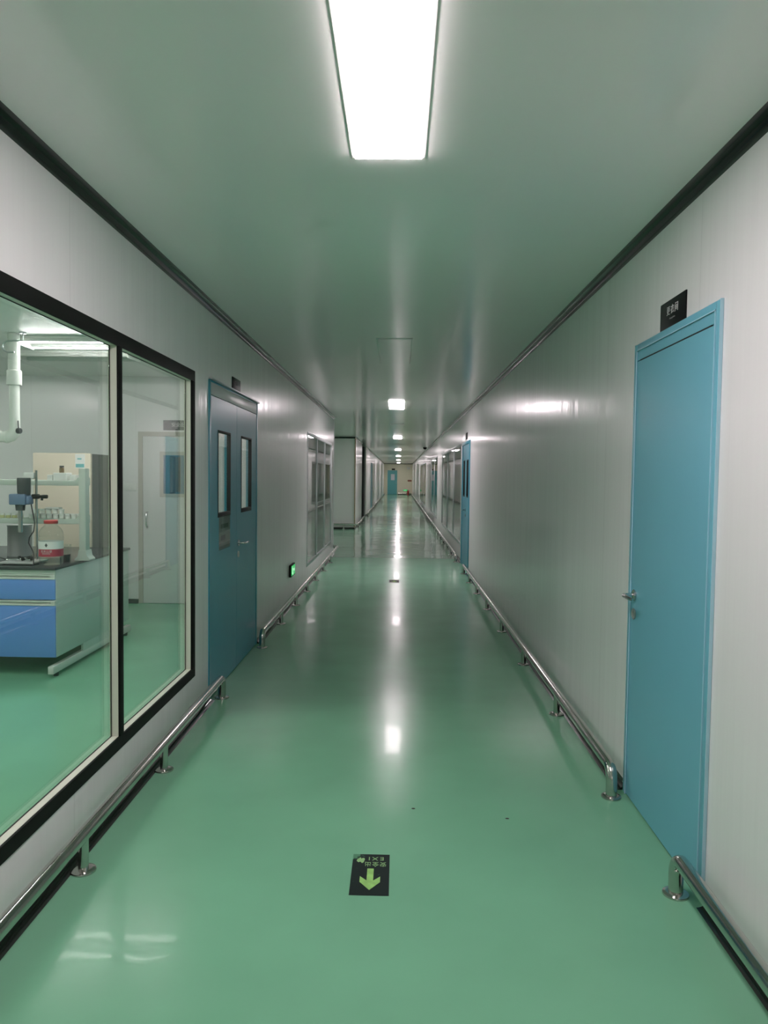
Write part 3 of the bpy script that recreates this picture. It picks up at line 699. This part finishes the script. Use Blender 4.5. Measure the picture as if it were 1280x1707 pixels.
# reagent rack standing on the bench
RY0, RY1, RX1 = 5.62, 5.83, -2.385
t = empty('reagent_rack', 'two-tier pale green reagent rack standing on the laboratory bench', 'rack', (RX1, RY0, BZ)); P = part_maker(t, (RX1, RY0, BZ))
def upright(x):
    def fn(b):
        box(b, (x-.055, RY0, BZ+.001), (x, RY0+.075, 1.497), .008)
        v = []
        for (xx, zz) in ((x-.085, BZ+.001), (x+.03, BZ+.001), (x+.03, BZ+.012), (x+.008, BZ+.035), (x, BZ+.08), (x-.055, BZ+.08), (x-.063, BZ+.035), (x-.085, BZ+.012)): v.append((xx, zz))
        ra = [b.verts.new((p[0], RY0-.006, p[1])) for p in v]; rb = [b.verts.new((p[0], RY0+.10, p[1])) for p in v]
        n = len(v)
        for i in range(n): b.faces.new((ra[i], ra[(i+1) % n], rb[(i+1) % n], rb[i]))
        b.faces.new(ra[::-1]); b.faces.new(rb)
    return fn
P('upright', 'shelf', upright(RX1)); P('upright', 'shelf', upright(-3.75))
for z1 in (1.402, 1.108):
    def sh(b):
        box(b, (-3.76, RY0+.004, z1-.040), (RX1-.05, RY1-.004, z1), .004)
        # upturned curved ends
        pr = [(RX1-.052, z1-.04), (RX1-.052, z1+.022), (RX1-.062, z1+.022), (RX1-.072, z1+.006), (RX1-.092, z1-.0005)]
        ra = [b.verts.new((p[0], RY0+.003, p[1])) for p in pr]; rb = [b.verts.new((p[0], RY1-.003, p[1])) for p in pr]
        n = len(pr)
        for i in range(n): b.faces.new((ra[i], ra[(i+1) % n], rb[(i+1) % n], rb[i]))
        b.faces.new(ra[::-1]); b.faces.new(rb)
    P('shelf', 'shelf', sh)
# upper shelf things
def small_box(label, x0, x1, y0, y1, z0, z1, m='label_white'):
    b = B(); box(b, (-(x1-x0)/2, -(y1-y0)/2, .0005), ((x1-x0)/2, (y1-y0)/2, z1-z0), .003)
    return tag(obj('storage_box', b, m, None, ((x0+x1)/2, (y0+y1)/2, z0)), label, 'box')
small_box('larger white box on the upper rack shelf, carrying a brown vial', -2.652, -2.550, 5.66, 5.76, 1.402, 1.460)
small_box('small white box left of the box with the vial on the upper shelf', -2.700, -2.658, 5.66, 5.73, 1.402, 1.444)
small_box('small white box nearest the upright on the upper rack shelf', -2.522, -2.480, 5.66, 5.73, 1.402, 1.445)
t = empty('vial', 'small brown glass vial with dark cap on the white box', 'vial', (-2.603, 5.70, 1.460))
b = B(); lathe(b, [(0, .0005), (.017, .0005), (.018, .003), (.018, .036), (.013, .042), (0, .042)]); obj('body', b, mat('brown_glass', (.22, .15, .08), .2), t)
b = B(); cyl(b, (0, 0, .042), (0, 0, .054), .017, 18); obj('cap', b, 'motor', t)
# jars on the lower shelf
def jar(mb):
    t = empty('jar', '', 'jar', (0, 0, 0))
    b = B(); lathe(b, [(0, .0005), (.018, .0005), (.0195, .003), (.0195, .019), (.017, .022), (0, .022)], n=20); obj('body', b, mb, t)
    b = B(); lathe(b, [(0, .022), (.0205, .022), (.021, .024), (.021, .034), (.0195, .036), (0, .036)], n=20); obj('lid', b, 'white', t)
    return t
j0 = jar('jar_wall'); j1 = jar('yellow_liquid'); used = set()
def put(proto, x, y, z, label, grp):
    o = proto if proto.name not in used else copy_tree(proto)
    used.add(proto.name); o.location = (x, y, z); o['label'] = label; o['group'] = grp
for r, y in enumerate((5.665, 5.715)):
    for i in range(8):
        put(j0, -2.825+i*.047+r*.012, y, 1.108, 'small white-lidded jar in the crowded rows on the lower rack shelf', 'white-lidded jars on the lower shelf')
for i in range(5):
    put(j0, -2.80+i*.049, 5.69, 1.1445, 'small white-lidded jar stacked on top of the lower shelf jars', 'stacked white-lidded jars')
for i in range(7):
    put(j1, -3.20+i*.048, 5.67, 1.108, 'small jar of yellow-green contents left of the stirrer on the lower shelf', 'yellow-green jars on the lower shelf')
b = B(); box(b, (-.055, -.03, .0005), (.055, .03, .012), .002)
tag(obj('tray_lid', b, 'label_white', None, (-2.665, 5.69, 1.181)), 'flat white lid lying on the stacked jars', 'lid')
# overhead stirrer on its stand
t = empty('overhead_stirrer', 'blue-grey overhead stirrer on a rod stand at the bench', 'stirrer', (-2.70, 5.42, BZ)); P = part_maker(t, (-2.70, 5.42, BZ))
def base(b):
    box(b, (-2.868, 5.262, BZ+.010), (-2.618, 5.50, BZ+.024), .004)
P('stand_base', 'mid_steel', base)
for fx, fy in ((-2.845, 5.285), (-2.64, 5.285), (-2.845, 5.475), (-2.64, 5.475)): P('foot', 'rubber', lambda b: cyl(b, (fx, fy, BZ+.0005), (fx, fy, BZ+.0105), .012, 14))
P('rod', 'steel', lambda b: cyl(b, (-2.680, 5.45, BZ+.022), (-2.680, 5.45, 1.476), .0085, 16))
P('motor', 'motor', lambda b: lathe(b, [(0, 0), (.043, 0), (.046, .02), (.047, .09), (.047, .118), (.044, .124), (0, .124)], (-2.747, 5.40, 1.296)))
def gear(b):
    box(b, (-2.838, 5.35, 1.222), (-2.715, 5.45, 1.302), .01); box(b, (-2.722, 5.362, 1.225), (-2.692, 5.44, 1.288), .012)
P('gear_housing', 'stir_blue', gear)
P('chuck', 'motor', lambda b: (cyl(b, (-2.775, 5.40, 1.180), (-2.775, 5.40, 1.226), .031, 20, .036)))
P('shaft', 'steel', lambda b: cyl(b, (-2.775, 5.40, 1.02), (-2.775, 5.40, 1.182), .016, 14))
def clampf(b):
    cyl(b, (-2.70, 5.42, 1.283), (-2.59, 5.42, 1.283), .011, 14); cyl(b, (-2.62, 5.42, 1.283), (-2.585, 5.42, 1.283), .014, 14)
    box(b, (-2.70, 5.415, 1.265), (-2.66, 5.465, 1.300), .004); cyl(b, (-2.625, 5.42, 1.283), (-2.625, 5.42, 1.255), .009, 12)
P('clamp', 'black', clampf)
P('cap_plate', 'white', lambda b: box(b, (-2.765, 5.43, 1.415), (-2.69, 5.47, 1.458), .004))
P('cable', 'rubber', lambda b: tube(b, [(-2.71, 5.43, 1.225), (-2.685, 5.405, 1.16), (-2.665, 5.39, 1.09), (-2.668, 5.38, 1.03), (-2.695, 5.37, .985), (-2.70, 5.365, .945), (-2.675, 5.36, .905), (-2.65, 5.34, .87), (-2.635, 5.31, .84), (-2.622, 5.28, .815), (-2.612, 5.255, BZ+.006)], .0045, 10))
# clip heap on the stand plate
t = empty('clamp_boss', 'chrome clamp with dark knobs lying on the stirrer base plate', 'clamp', (-2.72, 5.33, BZ+.024)); 
b = B(); box(b, (-.06, -.014, .0005), (.055, .014, .018), .004); cyl(b, (-.13, .0, .010), (-.05, 0, .012), .007, 12); box(b, (-.02, -.024, .0005), (.012, .022, .026), .005); obj('body', b, 'chrome', t)
for px_, py_ in ((-.035, .02), (.005, -.02), (.035, .018), (.065, .0)):
    b = B(); cyl(b, (px_, py_, .012), (px_, py_-.012, .032), .011, 12); obj('knob', b, 'black', t)
# second cable at the left
b = B(); tube(b, [(-3.05, 5.45, BZ+.006), (-2.97, 5.40, BZ+.035), (-2.90, 5.345, BZ+.048), (-2.845, 5.325, BZ+.036)], .0045, 8)
tag(obj('cable', b, 'rubber'), 'thin dark cable leading off the stirrer plate to the left', 'cable')
# steel canister behind
b = B(); lathe(b, [(0, .0005), (.088, .0005), (.09, .01), (.09, .235), (.093, .24), (.093, .25), (0, .25)])
tag(obj('canister', b, 'mid_steel', None, (-3.04, 5.90, BZ)), 'dark grey steel canister on the bench beneath the rack', 'canister')
# big water bottle
t = empty('water_bottle', 'big clear water bottle with red cap and red and white label on the bench', 'bottle', (-2.517, 5.33, BZ))
b = B(); lathe(b, [(0, .002), (.070, .001), (.080, .008), (.084, .022), (.081, .040), (.085, .058), (.085, .064), (.082, .068), (.082, .180), (.085, .184), (.085, .205), (.081, .210), (.083, .216), (.083, .232), (.078, .250), (.066, .268), (.052, .282), (.043, .292), (.041, .300), (0, .300)], n=36); obj('body', b, 'clear', t)
b = B(); lathe(b, [(0, .302), (.046, .302), (.048, .305), (.048, .322), (.045, .326), (0, .326)], n=30); obj('cap', b, 'red_cap', t)
b = B(); lathe(b, [(.0838, .121), (.0838, .176), (.0830, .176), (.0830, .121), (.0838, .121)], n=40); lw = obj('label', b, 'label_white', t); lw['label'] = 'white upper band of the bottle label'
b = B(); lathe(b, [(.0840, .068), (.0840, .1205), (.0830, .1205), (.0830, .068), (.0840, .068)], n=40); lr = obj('label', b, 'label_red', t); lr['label'] = 'red lower band of the bottle label'
def curved_text(s, size, m, ang, z, r, parent):
    o = text('lettering', s, size, m, parent, (0, 0, 0), (1, 0, 0), (0, 1, 0), .0002)
    for v in o.data.vertices:
        a = ang + v.co.x/r; v.co = Vector(((r+v.co.z)*math.sin(a), -(r+v.co.z)*math.cos(a), z+v.co.y))
cam_a = math.atan2(2.517, 5.33)
curved_text('农夫山泉', .021, 'ink_white', cam_a-.42, .104, .0844, lr)
curved_text('饮用天然水', .012, 'ink_white', cam_a-.42, .088, .0844, lr)
b = B()
for a0 in (cam_a-.40,):
    f = [b.verts.new((.0846*math.sin(a0+dx), -.0846*math.cos(a0+dx), .150+dz)) for dx, dz in ((-.13, 0), (0, -.014), (.13, 0), (0, .016))]; b.faces.new(f)
obj('emblem', b, 'motor', lw)
b = B(); lathe(b, [(0, .006), (.076, .008), (.080, .022), (.078, .04), (.080, .056), (0, .056)], n=30); obj('water', b, 'clear', t)
# jar of dark liquid
t = empty('beaker', 'clear beaker half full of dark liquid between bottle and rack upright', 'beaker', (-2.49, 5.50, BZ))
b = B(); lathe(b, [(0, .001), (.036, .001), (.040, .006), (.040, .128), (.044, .134), (.043, .135), (.039, .130)], n=28); obj('wall', b, 'clear', t)
b = B(); lathe(b, [(0, .003), (.036, .003), (.038, .008), (.038, .062), (0, .062)], n=28); obj('liquid', b, 'dark_liquid', t)

# fridge behind the bench
t = empty('refrigerator', 'tall beige-fronted refrigerator with dark grey sides behind the bench', 'refrigerator', (-3.185, 6.95, 0)); P = part_maker(t, (-3.185, 6.95, 0))
P('body', 'fridge_side', lambda b: box(b, (-3.45, 6.99, .03), (-2.90, 7.62, 1.642), .008))
for z0, z1 in ((.10, .72), (.73, 1.646)): P('door', 'fridge', lambda b: box(b, (-3.45, 6.95, z0), (-2.90, 6.988, z1), .008))
P('plinth', 'rubber', lambda b: box(b, (-3.44, 6.98, .0005), (-2.91, 7.6, .031)))
st = P('sticker', 'label_white', lambda b: box(b, (-3.045, 6.9488, 1.505), (-2.955, 6.9499, 1.637)))
P('print', 'label_teal', lambda b: (box(b, (-3.040, 6.9480, 1.512), (-2.960, 6.9487, 1.545)), box(b, (-3.025, 6.9480, 1.585), (-2.985, 6.9487, 1.600))), st)
# extraction arm
AX, AY = -3.018, 5.80
t = empty('extraction_arm', 'white articulated extraction pipe hanging from the laboratory ceiling', 'extraction arm', (AX, AY, ZC)); P = part_maker(t, (AX, AY, ZC))
P('pipe', 'pvc', lambda b: cyl(b, (AX, AY, 2.14), (AX, AY, ZC-.001), .044, 28))
P('sleeve', 'pvc', lambda b: lathe(b, [(.046, 0), (.054, .002), (.055, .006), (.055, .112), (.052, .116), (.045, .118)], (AX, AY, 2.138)))
P('lower_pipe', 'pvc', lambda b: cyl(b, (AX, AY, 1.80), (AX, AY, 2.15), .0385, 28))
P('elbow', 'pvc', lambda b: tube(b, [(AX, AY, 1.86), (AX, AY, 1.80), (AX-.008, AY, 1.765), (AX-.03, AY, 1.745), (AX-.06, AY, 1.735), (AX-.11, AY, 1.735), (AX-.15, AY, 1.76), (AX-.22, AY, 1.83), (AX-.42, AY, 2.04)], [.0385, .0415, .045, .047, .046, .043, .041, .038, .038], 22))
P('joint_collar', 'pvc', lambda b: cyl(b, (AX-.055, AY, 1.735), (AX-.068, AY, 1.735), .049, 26))
P('knob', 'motor', lambda b: (cyl(b, (AX+.030, AY-.02, 1.783), (AX+.062, AY-.03, 1.783), .022, 18, bev=.004), tube(b, [(AX+.045, AY-.028, 1.79), (AX+.042, AY-.028, 1.83), (AX+.040, AY-.026, 1.862)], .005, 8)))
P('bracket', 'alu', lambda b: (tube(b, [(AX+.098, AY-.05, ZC-.002), (AX+.098, AY-.05, 2.485), (AX+.09, AY-.05, 2.478), (AX+.02, AY-.05, 2.475), (AX-.03, AY-.05, 2.472), (AX-.055, AY-.05, 2.452), (AX-.063, AY-.05, 2.425), (AX-.052, AY-.05, 2.400), (AX-.025, AY-.052, 2.388), (AX+.005, AY-.052, 2.387), (AX+.03, AY-.05, 2.389)], .006, 10), cyl(b, (AX+.098, AY-.05, ZC-.010), (AX+.098, AY-.05, ZC-.0005), .026, 18)))
# laboratory batten lamps
def batten(x0, x1, y, on, label, grp):
    t = empty('batten_lamp', label, 'lamp', ((x0+x1)/2, y, ZC), group=grp); h = (x1-x0)/2
    b = B(); box(b, (-h, -.16, -.018), (h, .16, -.0005), .003)
    for dy in (-.135, .135): box(b, (-h, dy-.018, -.046), (h, dy+.018, -.016), .003)
    obj('body', b, 'white', t)
    for dy in (-.135, .135):
        b = B(); pr = [(dy+.0135*math.cos(PI+PI*i/10), -.0455+.008*math.sin(PI+PI*i/10)) for i in range(11)]
        ra = [b.verts.new((-h+.012, q[0], q[1])) for q in pr]; rb = [b.verts.new((h-.012, q[0], q[1])) for q in pr]
        for i in range(10): b.faces.new((ra[i], ra[i+1], rb[i+1], rb[i]))
        b.faces.new((ra[0], rb[0], rb[-1], ra[-1])); b.faces.new(ra); b.faces.new(rb[::-1])
        obj('tube', b, 'tube' if on else 'white', t)
    for s in (-1, 1):
        b = B(); box(b, (s*h-.010 if s > 0 else -h-.002, -.158, -.062), (s*h+.002 if s > 0 else -h+.010, .158, -.012), .003); obj('end_cap', b, 'white', t)
batten(-3.06, -1.86, 6.03, True, 'lit twin-tube lamp on the laboratory ceiling above the bench', 'laboratory lamps')
batten(-3.45, -2.40, 6.72, False, 'unlit white batten lamp on the laboratory ceiling beyond the lit one', 'laboratory lamps')
for x, y in ((-3.06, 3.9), (-3.06, -.6), (-5.6, 2.6), (-5.6, 6.0)):  # unseen lamps, added to light the room and bench front
    batten(x, x+1.2, y, True, 'unseen twin-tube lamp added to light the laboratory and bench front', 'laboratory lamps')
# light switch on the lab wall
t = empty('light_switch', 'white double light switch on the laboratory wall beside the door', 'switch', (-3.02, 8.3, 1.31))
b = B(); box(b, (-.075, -.008, -.043), (.075, 0, .043), .003); obj('plate', b, 'white', t)
for s in (-1, 1): b = B(); box(b, (s*.036-.022, -.011, -.025), (s*.036+.022, -.0075, .025), .002); obj('rocker', b, 'white', t)

# specks of loose dark debris on the floor
for x, y, l in ((.082, 3.215, 'tiny dark speck on the green floor beyond the floor marker'), (.483, 3.137, 'tiny dark flake on the green floor towards the right guard rail')):
    b = B(); lathe(b, [(0, .0004), (.009, .0004), (.007, .002), (0, .003)], n=7); o = obj('debris_speck', b, 'rubber', None, (x, y, 0)); o.scale = (1.0, .6, 1); tag(o, l, 'chip')
